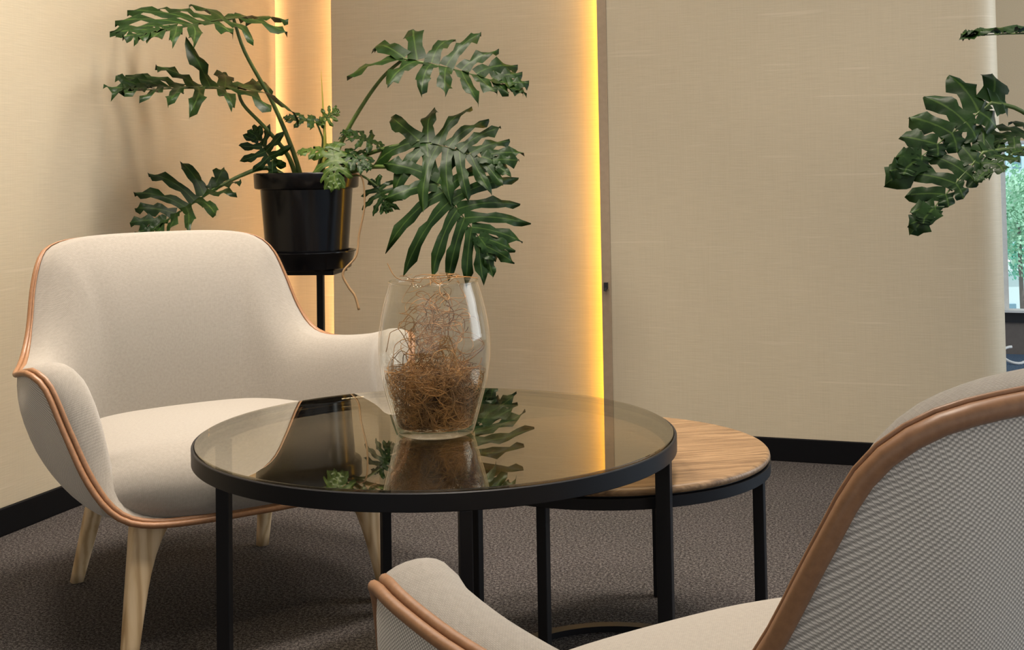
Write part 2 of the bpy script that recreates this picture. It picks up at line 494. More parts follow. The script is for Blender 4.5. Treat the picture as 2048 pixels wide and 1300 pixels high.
pts += [(0.1, -0.03, 0.006), (0.25, 0.02, 0.006), (0.45, 0.0, 0.006)]
cable = MB().tube(spline(pts, 50), 0.006, 8).build('cable', M['white'], None, (cb.x, cb.y, 0), True)
tag(cable, 'white cable looped on the carpet by the window', 'cable')

# ------------------------------------------------------------------ outside: trees and pale buildings, haze and cyan light tint put into their colours
def crown(name, c, r, seed, col, label, trunk_h):
    random.seed(seed)
    t = empty(name, (c[0], c[1], c[2] - trunk_h))
    mb = MB()
    lumps = [(Vector((random.uniform(-.55, .55), random.uniform(-.55, .55), random.uniform(-.5, .6))) * r, r * random.uniform(.35, .55)) for _ in range(16)]
    for c0, rr in lumps:
        for _ in range(420):
            d = Vector((random.gauss(0, 1), random.gauss(0, 1), random.gauss(0, 1))).normalized()
            p = c0 + d * rr * random.uniform(.8, 1.05) + Vector((0, 0, trunk_h))
            u = d.orthogonal().normalized() * random.uniform(.02, .045) * r
            w = d.cross(u).normalized() * u.length * .7
            mb.add([p - u, p - w + d * .02, p + u, p + w], [(0, 1, 2, 3)])
    m = plain(name + '_foliage', col, 0.7, nscale=3, var=0.45)
    f = mb.build('foliage', m, t); f['kind'] = 'stuff'
    MB().tube([(0, 0, 0), (0.05, 0, trunk_h * .5), (0, 0.05, trunk_h)], [r * .1, r * .07, r * .03], 10).build('trunk', M['grey'], t)
    tag(t, label, 'tree')
c1 = at(2040, 445, 17); crown('leafy_tree', c1, .78, 3, (0.42, 0.86, 0.55), 'bright green leafy tree top seen through the window', 9)
c2 = at(2130, 470, 20); crown('leafy_tree', c2, 1.0, 8, (0.24, 0.66, 0.52), 'darker blue-green tree just right of the bright leafy one outside', 9)
def block(name, px0, px1, py0, Y, depth, col, label, nx, nz):
    a = at(px0, py0, Y); b = at(px1, py0, Y)
    t = empty(name, (a.x, Y, a.z - 30))
    w = b.x - a.x
    m = plain(name + '_render', col, 0.9)
    MB().box((0, 0, 0), (w, depth, 30)).build('wall', m, t)
    MB().box((-0.3, -0.3, 30), (w + 0.3, depth + .3, 30.5)).build('roof', M['grey'] if False else m, t)
    wm = plain(name + '_window_glass', (0.20, 0.36, 0.48), 0.2)
    sw = w / nx
    wd = MB().box((0, -0.12, 0), (sw * .5, 0.1, 1.5)).build('window', wm, t)
    first = True
    for i in range(nx):
        for k in range(nz):
            o = wd if first else wd.copy()
            if not first: COL.objects.link(o); o.parent = t
            o.location = (sw * (i + .25), 0, 30 - 3.0 * (k + 1)); first = False
    tag(t, label, 'building')
block('office_block', 1985, 2300, 275, 120, 12, (0.62, 0.84, 0.95), 'tall pale blue building behind the trees outside', 10, 6)
block('low_building', 1975, 2250, 545, 60, 10, (0.74, 0.90, 0.97), 'low white building below the trees outside', 9, 3)
g = MB().box((-200, 12, -31), (300, 300, -30.5)).build('ground_outside', plain('street_green', (0.3, 0.45, 0.4), 0.9)); g['kind'] = 'structure'

# ------------------------------------------------------------------ lounge chair
def bez(p0, p1, p2, p3, t):
    s = 1 - t
    return p0 * s**3 + p1 * 3*s*s*t + p2 * 3*s*t*t + p3 * t**3

RIM = [(0, -.640, .724), (.11, -.637, .7235), (.20, -.620, .7195), (.247, -.597, .706), (.271, -.570, .676), (.288, -.545, .622),
       (.304, -.508, .548), (.325, -.470, .499), (.347, -.420, .480), (.371, -.345, .480), (.391, -.255, .490), (.401, -.180, .503),
       (.397, -.130, .507), (.378, -.096, .482), (.354, -.060, .405), (.327, -.024, .325), (.292, .003, .269), (.242, .018, .243),
       (.15, .026, .235), (0, .028, .233)]
NU = 73
half = spline(RIM, NU)
def lin(tab, s):
    for i in range(len(tab) - 1):
        if s <= tab[i+1][0]:
            t = (s - tab[i][0]) / max(tab[i+1][0] - tab[i][0], 1e-9)
            return [x + (y - x) * t for x, y in zip(tab[i][1], tab[i+1][1])]
    return list(tab[-1][1])
def lookup(tab, s, w=0.045):
    acc = None
    for k in range(-4, 5):
        q = s + k / 4 * w
        sgn = 1
        if q < 0: q = -q; sgn = -1
        if q > 1: q = 2 - q; sgn = -1
        x = lin(tab, q)
        if sgn < 0 and len(x) == 3: x[0] = -x[0]
        acc = x if acc is None else [a + b for a, b in zip(acc, x)]
    return [a / 9 for a in acc]
# fractions of arc length of the keyed rim points
def frac_of(pt):
    return min(range(NU), key=lambda i: (half[i] - Vector(pt)).length) / (NU - 1)
fr = [frac_of(p) for p in RIM]
BOT = [(fr[0], (0, -.455, .238)), (fr[3], (.15, -.455, .238)), (fr[7], (.235, -.40, .238)), (fr[9], (.262, -.28, .238)), (fr[12], (.265, -.12, .238)),
       (fr[14], (.262, -.06, .238)), (fr[16], (.235, -.015, .239)), (fr[18], (.14, .012, .236)), (1.0, (0, .016, .236))]
INN = [(fr[0], (0, -.462, .325)), (fr[3], (.165, -.455, .325)), (fr[7], (.245, -.40, .325)), (fr[9], (.285, -.29, .325)), (fr[11], (.300, -.17, .325)),
       (fr[13], (.298, -.085, .32)), (fr[14], (.285, -.06, .305)), (fr[15], (.26, -.05, .285)), (fr[17], (.2, -.03, .25)), (1.0, (0, -.02, .24))]
THK = [(fr[0], (.054,)), (fr[2], (.046,)), (fr[3], (.032,)), (fr[5], (.032,)), (fr[6], (.038,)), (fr[7], (.052,)), (fr[10], (.066,)), (fr[12], (.062,)), (fr[14], (.062,)), (fr[16], (.045,)), (1.0, (.02,))]
PEAK = [(fr[0], (.009,)), (fr[2], (.0075,)), (fr[3], (.003,)), (fr[4], (.001,)), (fr[6], (.001,)), (fr[7], (.004,)), (fr[8], (.010,)), (fr[9], (.012,)), (fr[10], (.012,)), (fr[12], (.013,)), (fr[14], (.012,)), (fr[16], (.008,)), (1.0, (.003,))]
BULGE = [(fr[0], (.004,)), (fr[7], (.006,)), (fr[10], (.010,)), (fr[11], (.024,)), (fr[12], (.036,)), (fr[13], (.046,)), (fr[14], (.042,)), (fr[15], (.024,)), (fr[16], (.006,)), (1.0, (0.0,))]

DIRN = [(fr[0], (0, 1, 0)), (fr[1], (-.15, .98, 0)), (fr[2], (-.45, .89, 0)), (fr[3], (-.78, .62, 0)), (fr[5], (-.86, .5, 0)), (fr[7], (-.90, .42, 0)), (fr[9], (-1, .05, 0)), (1.0, (-1, .05, 0))]
def chair_curves():
    out = []
    for i in range(NU):
        s = i / (NU - 1)
        R = half[i]
        B = Vector(lookup(BOT, s)); I = Vector(lookup(INN, s)); th = lookup(THK, s)[0]; pk = lookup(PEAK, s)[0]
        tan = (half[min(i+1, NU-1)] - half[max(i-1, 0)]).normalized()
        inw = Vector((I.x - R.x, I.y - R.y, 0))
        if s < fr[9]:
            dd = lookup(DIRN, s); inw = Vector((dd[0], dd[1], 0))
        inw = inw - tan * inw.dot(tan)
        if inw.length < 1e-4: inw = Vector((0, -1, 0))
        inw.normalize()
        upn = inw.cross(tan).normalized()
        if upn.z < 0 and abs(upn.z) > 0.2: upn = -upn
        # on the arm's front edge the free side points forward
        if s > fr[11] and upn.y < 0: upn = -upn
        out.append([R, B, I, th, pk, tan, inw, upn, lookup(BULGE, s)[0]])
    for k in (6, 7):                                   # even out the frame along the seam
        for _ in range(5):
            vs = [o[k] for o in out]
            for i in range(NU):
                a = vs[i-1] if i else Vector((-vs[1].x, vs[1].y, vs[1].z))
                b = vs[i+1] if i < NU - 1 else Vector((-vs[-2].x, vs[-2].y, vs[-2].z))
                out[i][k] = (a + vs[i] * 1.5 + b).normalized()
    return out
CC = chair_curves()
NV = 15
def mirror_grid(rows):
    """rows: list over u (half) of lists over v -> full grid back mid .. front mid .. back mid (closed)"""
    full = rows + [[Vector((-p.x, p.y, p.z)) for p in r] for r in rows[-2:0:-1]]
    return full
def grid_mesh(full, flip=False):
    n, m = len(full), len(full[0])
    v = [p for r in full for p in r]
    uv = []
    # arc-length UVs in metres: u along the rim (taken mid-way), v across
    mid = m // 2
    L = [0]
    for i in range(1, n): L.append(L[-1] + (full[i][mid] - full[i-1][mid]).length)
    for i in range(n):
        s = 0
        for k in range(m):
            if k: s += (full[i][k] - full[i][k-1]).length
            uv.append((L[i], s))
    f = []
    for i in range(n):
        j = (i + 1) % n
        for k in range(m - 1):
            q = (i*m+k, j*m+k, j*m+k+1, i*m+k+1)
            f.append(q[::-1] if flip else q)
    return v, f, uv

def make_chair(loc, rz, label):
    t = empty('lounge_chair', loc, rz)
    tag(t, label, 'chair', 'pair of lounge chairs facing each other across the glass table')
    # outer shell
    rows = []
    for (R, B, I, th, pk, tan, inw, upn, bulge) in CC:
        outv = -inw
        d = (R - B).length
        P1_ = R - upn * (0.36 * d) + outv * bulge
        out2 = Vector((B.x - R.x, B.y - R.y, 0))
        P2_ = B + outv * min(0.13 * d + 0.012 + bulge * .5, 0.10) + Vector((0, 0, 0.015 * min(1, d / .2)))
        if R.z < .3: P1_ = R.lerp(B, .33); P2_ = R.lerp(B, .66)
        elif R.z < .44:
            k = (R.z - .3) / .14
            P1_ = R.lerp(B, .33).lerp(P1_, k); P2_ = R.lerp(B, .66).lerp(P2_, k)
        rows.append([bez(R, P1_, P2_, B, k / (NV - 1)) for k in range(NV)])
    full = mirror_grid(rows)
    v, f, uv = grid_mesh(full)
    # weave runs level round the shell: u along the plan outline, v by height
    L = [0]
    for i in range(1, len(full)):
        d_ = full[i][6] - full[i-1][6]
        L.append(L[-1] + math.hypot(d_.x, d_.y))
    L = [L[i] if i < NU else -L[len(full) - i] for i in range(len(full))]     # measured both ways from the back's middle
    uv = [(L[i], full[i][k].z * 1.03) for i in range(len(full)) for k in range(NV)]
    c = len(v); v = v + [Vector((0, -.23, .236))]; uv = uv + [(0, 0)]
    n = len(full)
    for i in range(n): f.append((i*NV + NV-1, ((i+1) % n)*NV + NV-1, c))
    mesh('outer_shell', v, f, M['fabric_back'], t, smooth=True, uvs=uv)
    # inner padding of back and arms
    rows = []
    for (R, B, I, th, pk, tan, inw, upn, bulge) in CC:
        Q = R + inw * th + upn * (pk * 0.35)
        a = R + upn * (pk * 1.2) + inw * (th * .12)
        b = R + inw * (th * .78) + upn * (pk * 1.5)
        r1 = [bez(R, a, b, Q, k / 8) for k in range(9)]
        d = (Q - I).length
        c1 = Q + (Q - b).normalized() * (.30 * d)
        c2 = I + (Vector((0, 0, 1)) * .35 * d + inw * (-.12 * d) * 0.4)
        r2 = [bez(Q, c1, c2, I, k / 9) for k in range(1, 10)]
        rows.append(r1 + r2)
    full = mirror_grid(rows)
    v, f, uv = grid_mesh(full, True)
    L = [0]
    for i in range(1, len(full)):
        d_ = full[i][12] - full[i-1][12]
        L.append(L[-1] + math.hypot(d_.x, d_.y))
    L = [L[i] if i < NU else -L[len(full) - i] for i in range(len(full))]     # measured both ways from the back's middle
    uv = []
    for i, r in enumerate(full):
        acc = [0]
        for k in range(len(r) - 1, 0, -1): acc.append(acc[-1] + (r[k] - r[k-1]).length)
        uv += [(L[i], a) for a in acc[::-1]]
    mesh('inner_padding', v, f, M['fabric'], t, smooth=True, uvs=uv)
    # seat cushion
    prof = spline([(0, -.485, .338), (0, -.455, .358), (0, -.34, .368), (0, -.2, .374), (0, -.1, .374), (0, -.035, .366), (0, .008, .344), (0, .032, .312), (0, .038, .278), (0, .032, .250), (0, .018, .236)], 34)
    def halfw(b, z):
        w = lin([(-.50, (.225,)), (-.40, (.262,)), (-.25, (.292,)), (-.10, (.305,)), (.05, (.300,))], b)[0]
        if b > -.04: w *= 1 - .16 * max(0, (.335 - z) / .10) ** 1.3
        return w
    NS = 33
    rows = []
    for p in prof:
        w = halfw(p.y, p.z)
        r = []
        for k in range(NS):
            s = -1 + 2 * k / (NS - 1)
            s = math.copysign(1 - (1 - abs(s)) ** 1.35, s)
            edge = abs(s) ** 5
            drop = .022 * edge + .006 * s * s
            back = (.055 * abs(s) ** 3.2) if p.y > -.08 else 0
            zz = p.z - drop * (1 if p.z > .316 else (p.z - .236) / .08)
            yy = p.y - back * min(1, (p.y + .08) / .06)
            r.append(Vector((w * s, yy, zz)))
        # tuck the side edge down
        r[0] = r[0] + Vector((0, 0, -.04)) if p.z > .31 else r[0]
        r[-1] = r[-1] + Vector((0, 0, -.04)) if p.z > .31 else r[-1]
        rows.append(r)
    v = [p for r in rows for p in r]
    f = [(i*NS+k, i*NS+k+1, (i+1)*NS+k+1, (i+1)*NS+k) for i in range(len(rows)-1) for k in range(NS-1)]
    L = [0]
    for i in range(1, len(rows)): L.append(L[-1] + (rows[i][NS//2] - rows[i-1][NS//2]).length)
    uv = [(rows[i][k].x, L[i]) for i in range(len(rows)) for k in range(NS)]
    mesh('seat', v, f, M['fabric'], t, smooth=True, uvs=uv)
    # double leather piping along the seam
    for nm, off, lift, inner in (('piping', -.001, 0.0005, False), ('piping', .0072, .0035, True)):
        h, rad = [], []
        for i, c in enumerate(CC):
            R, inw, upn = c[0], c[6], c[7]
            k = min(1, max(0, (i / (NU - 1) - fr[6]) / (fr[8] - fr[6])))      # the second cord starts at the arm
            h.append(R + inw * (off * k if inner else off - .0045 * (1 - .45 * k)) + upn * (lift if inner else lift - .0045 * (1 - k)))
            rad.append((.0020 + .0034 * k) if inner else (.0073 - .0017 * k))
        rad = rad + rad[-2:0:-1]
        loop = h + [Vector((-p.x, p.y, p.z)) for p in h[-2:0:-1]]
        mb = MB()
        n, k_ = len(loop), 10
        vv, ff = [], []
        for i in range(n):
            tn = (loop[(i+1) % n] - loop[i-1]).normalized()
            hi = CC[i][6] if i < NU else Vector((-CC[2*NU-2-i][6].x, CC[2*NU-2-i][6].y, CC[2*NU-2-i][6].z))
            a = (hi - tn * hi.dot(tn)).normalized(); b = tn.cross(a)
            for k in range(k_):
                an = 2 * PI * k / k_
                vv.append(loop[i] + (a * math.cos(an) + b * math.sin(an)) * rad[i])
        for i in range(n):
            j = (i + 1) % n
            for k in range(k_):
                ff.append((i*k_+k, i*k_+(k+1) % k_, j*k_+(k+1) % k_, j*k_+k))
        mesh(nm, vv, ff, M['leather'], t, smooth=True)['label'] = 'tan leather piping'
    # four tapered oak legs
    def leg(top, bot, w0, d0, w1, d1, flare):
        ns, vv, ff = 10, [], []
        ax = Vector((top[0] - bot[0], top[1] - bot[1], 0))
        for i in range(ns):
            s = i / (ns - 1)
            c = Vector(top).lerp(Vector(bot), s)
            e = (1 - s) ** 5 * flare
            w = w0 + (w1 - w0) * s; d = d0 + (d1 - d0) * s
            sg = -1 if top[0] > 0 else 1
            cx = c.x + sg * e / 2
            for k in range(12):
                a = 2 * PI * k / 12 + PI / 12
                ca, sa = math.cos(a), math.sin(a)
                q = 0.55
                vv.append((cx + math.copysign(abs(ca) ** q, ca) * (w + e) / 2, c.y + math.copysign(abs(sa) ** q, sa) * d / 2, c.z))
        for i in range(ns - 1):
            for k in range(12):
                ff.append((i*12+k, (i+1)*12+k, (i+1)*12+(k+1) % 12, i*12+(k+1) % 12))
        ff.append(tuple(range(12))); ff.append(tuple((ns-1)*12+k for k in range(11, -1, -1)))
        mesh('leg', vv, ff, M['oak'], t, smooth=True)
    for sx in (-1, 1):
        leg((sx * .222, -.035, .262), (sx * .264, 0, 0), .050, .042, .030, .026, .05)
        leg((sx * .185, -.40, .262), (sx * .212, -.51, 0), .042, .042, .026, .026, .0)
    return t

FAR_C, FAR_PH = (-.480, 2.406), .608
NEAR_C, NEAR_PH = (.144, 1.426), .562
make_chair((FAR_C[0], FAR_C[1], 0), FAR_PH + PI, 'beige lounge chair facing us beside the plant, whole seat and back in view')
make_chair((NEAR_C[0], NEAR_C[1], 0), NEAR_PH, 'closest lounge chair seen from behind, its woven grey back cut by the frame')

# ------------------------------------------------------------------ glass coffee table
TC, TH, TR = (-.1348, 2.1161), .4323, .40
tb = empty('coffee_table', (TC[0], TC[1], 0))
tag(tb, 'round coffee table with smoked glass top in a thin black frame', 'table')
rim = MB().lathe([(TR - .004, -.0035), (TR - .001, -.0036), (TR, -.0046), (TR, -.0285), (TR - .001, -.0295), (TR - .018, -.0295), (TR - .018, -.026), (TR - .0065, -.026), (TR - .0065, -.0120), (TR - .012, -.0115), (TR - .012, -.0086), (TR - .005, -.0086)], 160, (0, 0, TH), True)
auto(rim.build('rim', M['black'], tb), 40)
gl = MB().lathe([(0.0001, 0), (TR - .0065, 0), (TR - .0055, .001), (TR - .0055, .007), (TR - .0065, .008), (0.0001, .008)], 160, (0, 0, TH - .0084))
gl.build('glass_top', M['smoked'], tb)['label'] = 'smoked glass top'
def flat_leg(parent, ang, r, wt, wr, z0, z1):
    a = math.radians(ang)
    rad = Vector((math.sin(a), -math.cos(a), 0)); tg = Vector((math.cos(a), math.sin(a), 0))
    MM = Matrix(((tg.x, rad.x, 0, rad.x * r), (tg.y, rad.y, 0, rad.y * r), (0, 0, 1, 0), (0, 0, 0, 1)))
    o = MB().box((-wt / 2, -wr / 2, z0), (wt / 2, wr / 2, z1), MM).build('leg', M['black'], parent)
    bevel(o, .0015, 2)
for ang in (9.2, 70.6, 199.0, 257.5):
    flat_leg(tb, ang, TR - .0135, .018, .024, 0, TH - .0292)

# ------------------------------------------------------------------ oak side table
SC, SH, SR = (.1562, 2.3001), .358, .300
sb = empty('side_table', (SC[0], SC[1], 0))
tag(sb, 'small round oak-topped side table tucked under the glass table', 'table')
tp = MB().lathe([(0.0001, 0), (SR - .008, 0), (SR - .004, -.0012), (SR - .0015, -.004), (SR - .0005, -.009), (SR - .003, -.0125), (0.0001, -.0125)], 128, (0, 0, SH))
auto(tp.build('wooden_top', M['oak_top'], sb), 50).rotation_euler = (0, 0, math.radians(12))
rg = MB().lathe([(SR - .004, -.0155), (SR, -.0165), (SR, -.034), (SR - .004, -.035), (SR - .024, -.035), (SR - .024, -.0126), (SR - .010, -.0126), (SR - .009, -.0155)], 128, (0, 0, SH), True)
auto(rg.build('rim', M['black'], sb), 40)
for ang in (336.0, 65.5, 154.0, 236.0):
    flat_leg(sb, ang, SR - .014, .017, .019, .0, SH - .0345)
fr2 = MB().lathe([(.201, 0), (.223, 0), (.223, .011), (.201, .011)], 128, (.012, -.137, 0.0005), True)
auto(fr2.build('floor_ring', M['black'], sb), 40)

# ------------------------------------------------------------------ vase with dried fibre
VC = at(871, 858, 2.09); VB = TH + .0001
vz = empty('glass_vase', (VC.x, 2.09, VB))
tag(vz, 'clear barrel-shaped glass vase standing on the smoked glass table', 'vase')
outer = [(.0001, 0), (.058, 0), (.0635, .003), (.0665, .012), (.076, .045), (.0865, .085), (.0925, .125), (.0925, .160), (.0875, .195), (.080, .228), (.0742, .247), (.0735, .2495)]
osp = [Vector((r, 0, z)) for r, z in outer]
osm = spline(osp[2:], 40)
prof = [(.0001, 0), (.058, 0)] + [(p.x, p.z) for p in osm]
MB().lathe(prof, 96).build('outer_wall', M['glass'], vz, smooth=True)
inn = [(p.x - .0032, p.z) for p in osm if p.z > .012]
MB().lathe([(.0001, .011), (.054, .011)] + inn + [(.0735, .2495)], 96).build('inner_wall', M['glass'], vz, smooth=True)
MB().lathe([(.0735 + .0022 * math.cos(a), .2495 + .0018 * math.sin(a)) for a in [2 * PI * k / 8 for k in range(8)]], 96, closed=True).build('lip', M['glass'], vz, smooth=True)
random.seed(11)
def vr(z):
    for i in range(len(osm) - 1):
        if osm[i].z <= z <= osm[i+1].z: return osm[i].x - .0055
    return .06
fib = MB()
def fibre(start, n, step, curl, rad, zmax, rlim=1.0):
    p = Vector(start); d = Vector((random.gauss(0, 1), random.gauss(0, 1), random.gauss(0, .6))).normalized()
    ax = Vector((random.gauss(0, 1), random.gauss(0, 1), random.gauss(0, 1))).normalized()
    pts = []
    for i in range(n):
        pts.append(p.copy())
        d = Matrix.Rotation(curl * random.uniform(.3, 1.5), 3, ax) @ d
        ax = (ax + Vector((random.gauss(0, .35), random.gauss(0, .35), random.gauss(0, .35)))).normalized()
        q = p + d * step
        q.z = min(max(q.z, .013), zmax)
        r = math.hypot(q.x, q.y); lim = vr(q.z) * rlim
        if r > lim:
            q.x *= lim / r; q.y *= lim / r
            d = (d - Vector((q.x, q.y, 0)).normalized() * .8).normalized()
        p = q
    fib.tube(pts, rad, 4, False)
for i in range(520):        # dense bed at the bottom
    a, r = random.uniform(0, 2 * PI), .06 * math.sqrt(random.random())
    z = .014 + .078 * random.random() ** 1.1
    fibre((r * math.cos(a), r * math.sin(a), z), 22, .0075, .42, random.uniform(.00035, .00065), .105)
for i in range(85):        # looser middle
    a, r = random.uniform(0, 2 * PI), .055 * math.sqrt(random.random())
    fibre((r * math.cos(a), r * math.sin(a), random.uniform(.08, .15)), 24, .0075, .40, random.uniform(.0004, .0008), .185, .95)
for i in range(50):         # the column that climbs to the mouth
    a, r = random.uniform(0, 2 * PI), .024 * math.sqrt(random.random())
    fibre((r * math.cos(a), r * math.sin(a), random.uniform(.13, .235)), 20, .007, .42, random.uniform(.0004, .0008), .25, .72)
for i in range(14):         # loose ends over the rim
    a = random.uniform(0, 2 * PI)
    fibre((.03 * math.cos(a), .03 * math.sin(a), .246), 14, .007, .35, .0005, .258, .98)
fib.tube(spline([(-.03, .0, .250), (-.055, -.01, .2545), (-.066, -.01, .263), (-.076, -.005, .281)], 14), .0007, 5)
fib.tube(spline([(.0, .02, .252), (.03, .01, .256), (.06, .0, .256), (.074, -.005, .254)], 14), .0007, 5)
fo = fib.build('dried_fibre', M['fibre'], None, (VC.x, 2.09, VB))
tag(fo, 'curly dried brown plant fibres filling the glass vase', 'dried plant', kind='stuff')

# ------------------------------------------------------------------ plants
def leaf_mesh(L, W, nl, seed, droop, fold, ruffle, basal=1.0, narrow=1.0, asym=1.0, lift=0.0):
    """deeply cut philodendron blade: x along the midrib, y sideways, z the upper face"""
    rnd = random.Random(seed)
    mb = MB()
    def lobe(base, ang, ln, wd, side, k):
        ns, nc = 9, 5
        dirv = Vector((math.cos(ang), math.sin(ang) * side, 0))
        per = Vector((-dirv.y, dirv.x, 0))
        bend = rnd.uniform(.08, .30) * (1 if ang > .5 else 0)
        ph, fq = rnd.uniform(0, 6), rnd.uniform(9, 13)
        tw = rnd.uniform(-.35, .35)
        dl = rnd.uniform(.6, 1.5)
        if rnd.random() < lift and .5 < ang < 2.2: dl = -rnd.uniform(.8, 1.4)
        nt = [rnd.uniform(-.22, .26) for _ in range(ns)]
        nt2 = [rnd.uniform(-.22, .26) for _ in range(ns)]
        v, uv, f = [], [], []
        for i in range(ns):
            s = i / (ns - 1)
            c = Vector(base) + dirv * (ln * s) + Vector((bend * ln * s * s, 0, 0))
            shp = (1.12 - 1.0 * s if s < .38 else .74 + .34 * math.sin((s - .38) / .62 * PI * .85)) if s < .72 else .99 * max(0, 1 - ((s - .72) / .28) ** 1.7)
            w1 = wd * shp * (1 + (nt[i] if .3 < s < .97 else 0)) / 2
            w2 = wd * shp * (1 + (nt2[i] if .3 < s < .97 else 0)) / 2
            for j in range(nc):
                u = -1 + 2 * j / (nc - 1)
                w = w1 if u < 0 else w2
                p = c + per * (u * w)
                z = fold * abs(p.y) - droop * dl * (s * ln) ** 2 / max(W, .01) - droop * .35 * max(p.x, 0) ** 2 / L
                z += ruffle * math.sin(fq * s * 1.3 + ph + (1.6 if u > 0 else 0)) * abs(u) * (0.35 + s)
                z += tw * s * u * w + .0004 * k - .15 * wd * u * u * s
                v.append((p.x, p.y, z)); uv.append((s, (u + 1) / 2))
        for i in range(ns - 1):
            for j in range(nc - 1):
                f.append((i*nc+j, i*nc+j+1, (i+1)*nc+j+1, (i+1)*nc+j))
        mb.add(v, f, uv)
    k = 0
    for side in (-1, 1):
        for i in range(nl):
            t = i / (nl - 1)
            x = L * (.0 + .86 * t ** 1.05)
            ang = math.radians(152 - 122 * t ** .62)
            env = (.66 * basal + (1 - .66 * basal) * min(1, t / .28)) if t < .28 else 1 - .68 * ((t - .28) / .72) ** 1.25
            ln = W * env * rnd.uniform(.86, 1.12) * (asym if side > 0 else 1.0)
            wd = L / nl * 1.42 * narrow * (1.15 if t < .2 else 1.0) * (.75 + .25 * (1 - t))
            lobe((x, 0, 0), ang, ln, wd, side, k); k += 1
    lobe((L * .74, 0, 0), 0.0, L * .28, L / nl * 1.5 * narrow, 1, k)
    return mb

def frame_from(base, tip, normal):
    x = (tip - base); L = x.length; x = x / L
    n = Vector(normal); n = (n - x * n.dot(x)).normalized()
    y = n.cross(x)
    Mx = Matrix((x, y, n)).transposed().to_4x4()
    Mx.translation = base
    return Mx, L

def add_leaf(plant, org, base, tip, normal, W, stem_pts, seed, nl=8, droop=.5, fold=.25, ruffle=.006, mat='leaf', rad=.0065, basal=1.0, narrow=1.0, stem='stem', asym=1.0, lift=0.0):
    Mx, L = frame_from(base, tip, normal)
    mb = leaf_mesh(L, W, nl, seed, droop, fold, ruffle, basal, narrow, asym, lift)
    v = [Mx @ p - org for p in mb.v]
    lf = mesh('leaf', v, mb.f, M[mat], plant, smooth=True, uvs=mb.uv)
    rib = [Mx @ Vector((L * s, 0, -.0012 - droop * .35 * (L * s) ** 2 / L)) for s in (.03, .2, .4, .6, .8, .93)]
    pp = spline([p for p in stem_pts] + [base], 22)
    path = [p - org for p in pp + rib]
    rr = [rad * (1.15 - .45 * i / 21) for i in range(22)] + [rad * .5, rad * .42, rad * .34, rad * .26, rad * .18, rad * .08]
    o = MB().tube(path, rr, 8).build('petiole', M[stem], lf, smooth=True)
    return lf

def make_pot(plant, zr, R0, R1, hgt):
    """plastic pot with rolled collar, saucer; local z of the saucer's foot = 0"""
    sz = .0
    pr = [(0.0001, sz + .012), (R1 - .004, sz + .012), (R1, sz + .016), (R0 - .017, sz + hgt - .048), (R0 - .003, sz + hgt - .045), (R0, sz + hgt - .041), (R0 + .002, sz + hgt - .003), (R0 - .001, sz + hgt), (R0 - .008, sz + hgt), (R0 - .012, sz + hgt - .006), (R0 - .026, sz + hgt - .05), (R0 - .03, sz + hgt - .06)]
    auto(MB().lathe(pr, 72).build('pot', M['pot'], plant), 40)
    rs = R1 + .016
    ps = [(0.0001, 0), (rs - .012, 0), (rs - .006, .004), (rs + .004, .046), (rs + .008, .049), (rs + .008, .052), (rs + .001, .052), (rs - .010, .008), (0.0001, .008)]
    auto(MB().lathe(ps, 72).build('saucer', M['pot'], plant), 40)
    rnd = random.Random(2)
    so = MB()
    n, m = 28, 6
    v = [(0, 0, sz + hgt - .028)]
    f = []
    for k in range(1, m + 1):
        for i in range(n):
            a = 2 * PI * i / n; r = (R0 - .02) * k / m
            v.append((r * math.cos(a), r * math.sin(a), sz + hgt - .034 + rnd.uniform(-.004, .006)))
    for i in range(n): f.append((0, 1 + i, 1 + (i + 1) % n))
    for k in range(m - 1):
        for i in range(n):
            f.append((1 + k*n + i, 1 + (k+1)*n + i, 1 + (k+1)*n + (i+1) % n, 1 + k*n + (i+1) % n))
    so.add(v, f).build('soil', M['soil'], plant, smooth=True)

def make_stand(loc, rz, top, half_, pole_off, label):
    t = empty('plant_stand', loc, rz)
    bevel(MB().box((-half_, -half_, top - .013), (half_, half_, top)).build('tray', M['black'], t), .001)
    bevel(MB().box((pole_off - .0095, -.0095, .010), (pole_off + .0095, .0095, top - .013)).build('pole', M['black'], t), .001)
    bevel(MB().box((-.13, -.13, 0), (.13, .13, .010)).build('base', M['black'], t), .001)
    tag(t, label, 'plant stand')
    return t

PY = 3.60
pc = at(620, 537, PY); STZ = pc.z
make_stand((at(628, 541, PY).x, PY, 0), RZ * .35, STZ, .078, .019, 'slim black stand carrying the potted plant behind the chair')
org = Vector((at(615, 537, PY).x, PY, STZ + .0005))
pl = empty('potted_philodendron', org)
tag(pl, 'large split-leaf plant in a black pot on the stand behind the chair', 'plant')
PH_ = at(615, 345, PY).z - org.z
make_pot(pl, 0, 103 / F_PX * PY * 1.0, 80 / F_PX * PY, PH_)
def A(x, y, dy=0.0): return at(x, y, PY + dy)
def stemlist(*a): return [A(*q) for q in a]
UP = Vector((0, 0, 1)); CAMD = Vector((0, -1, 0))
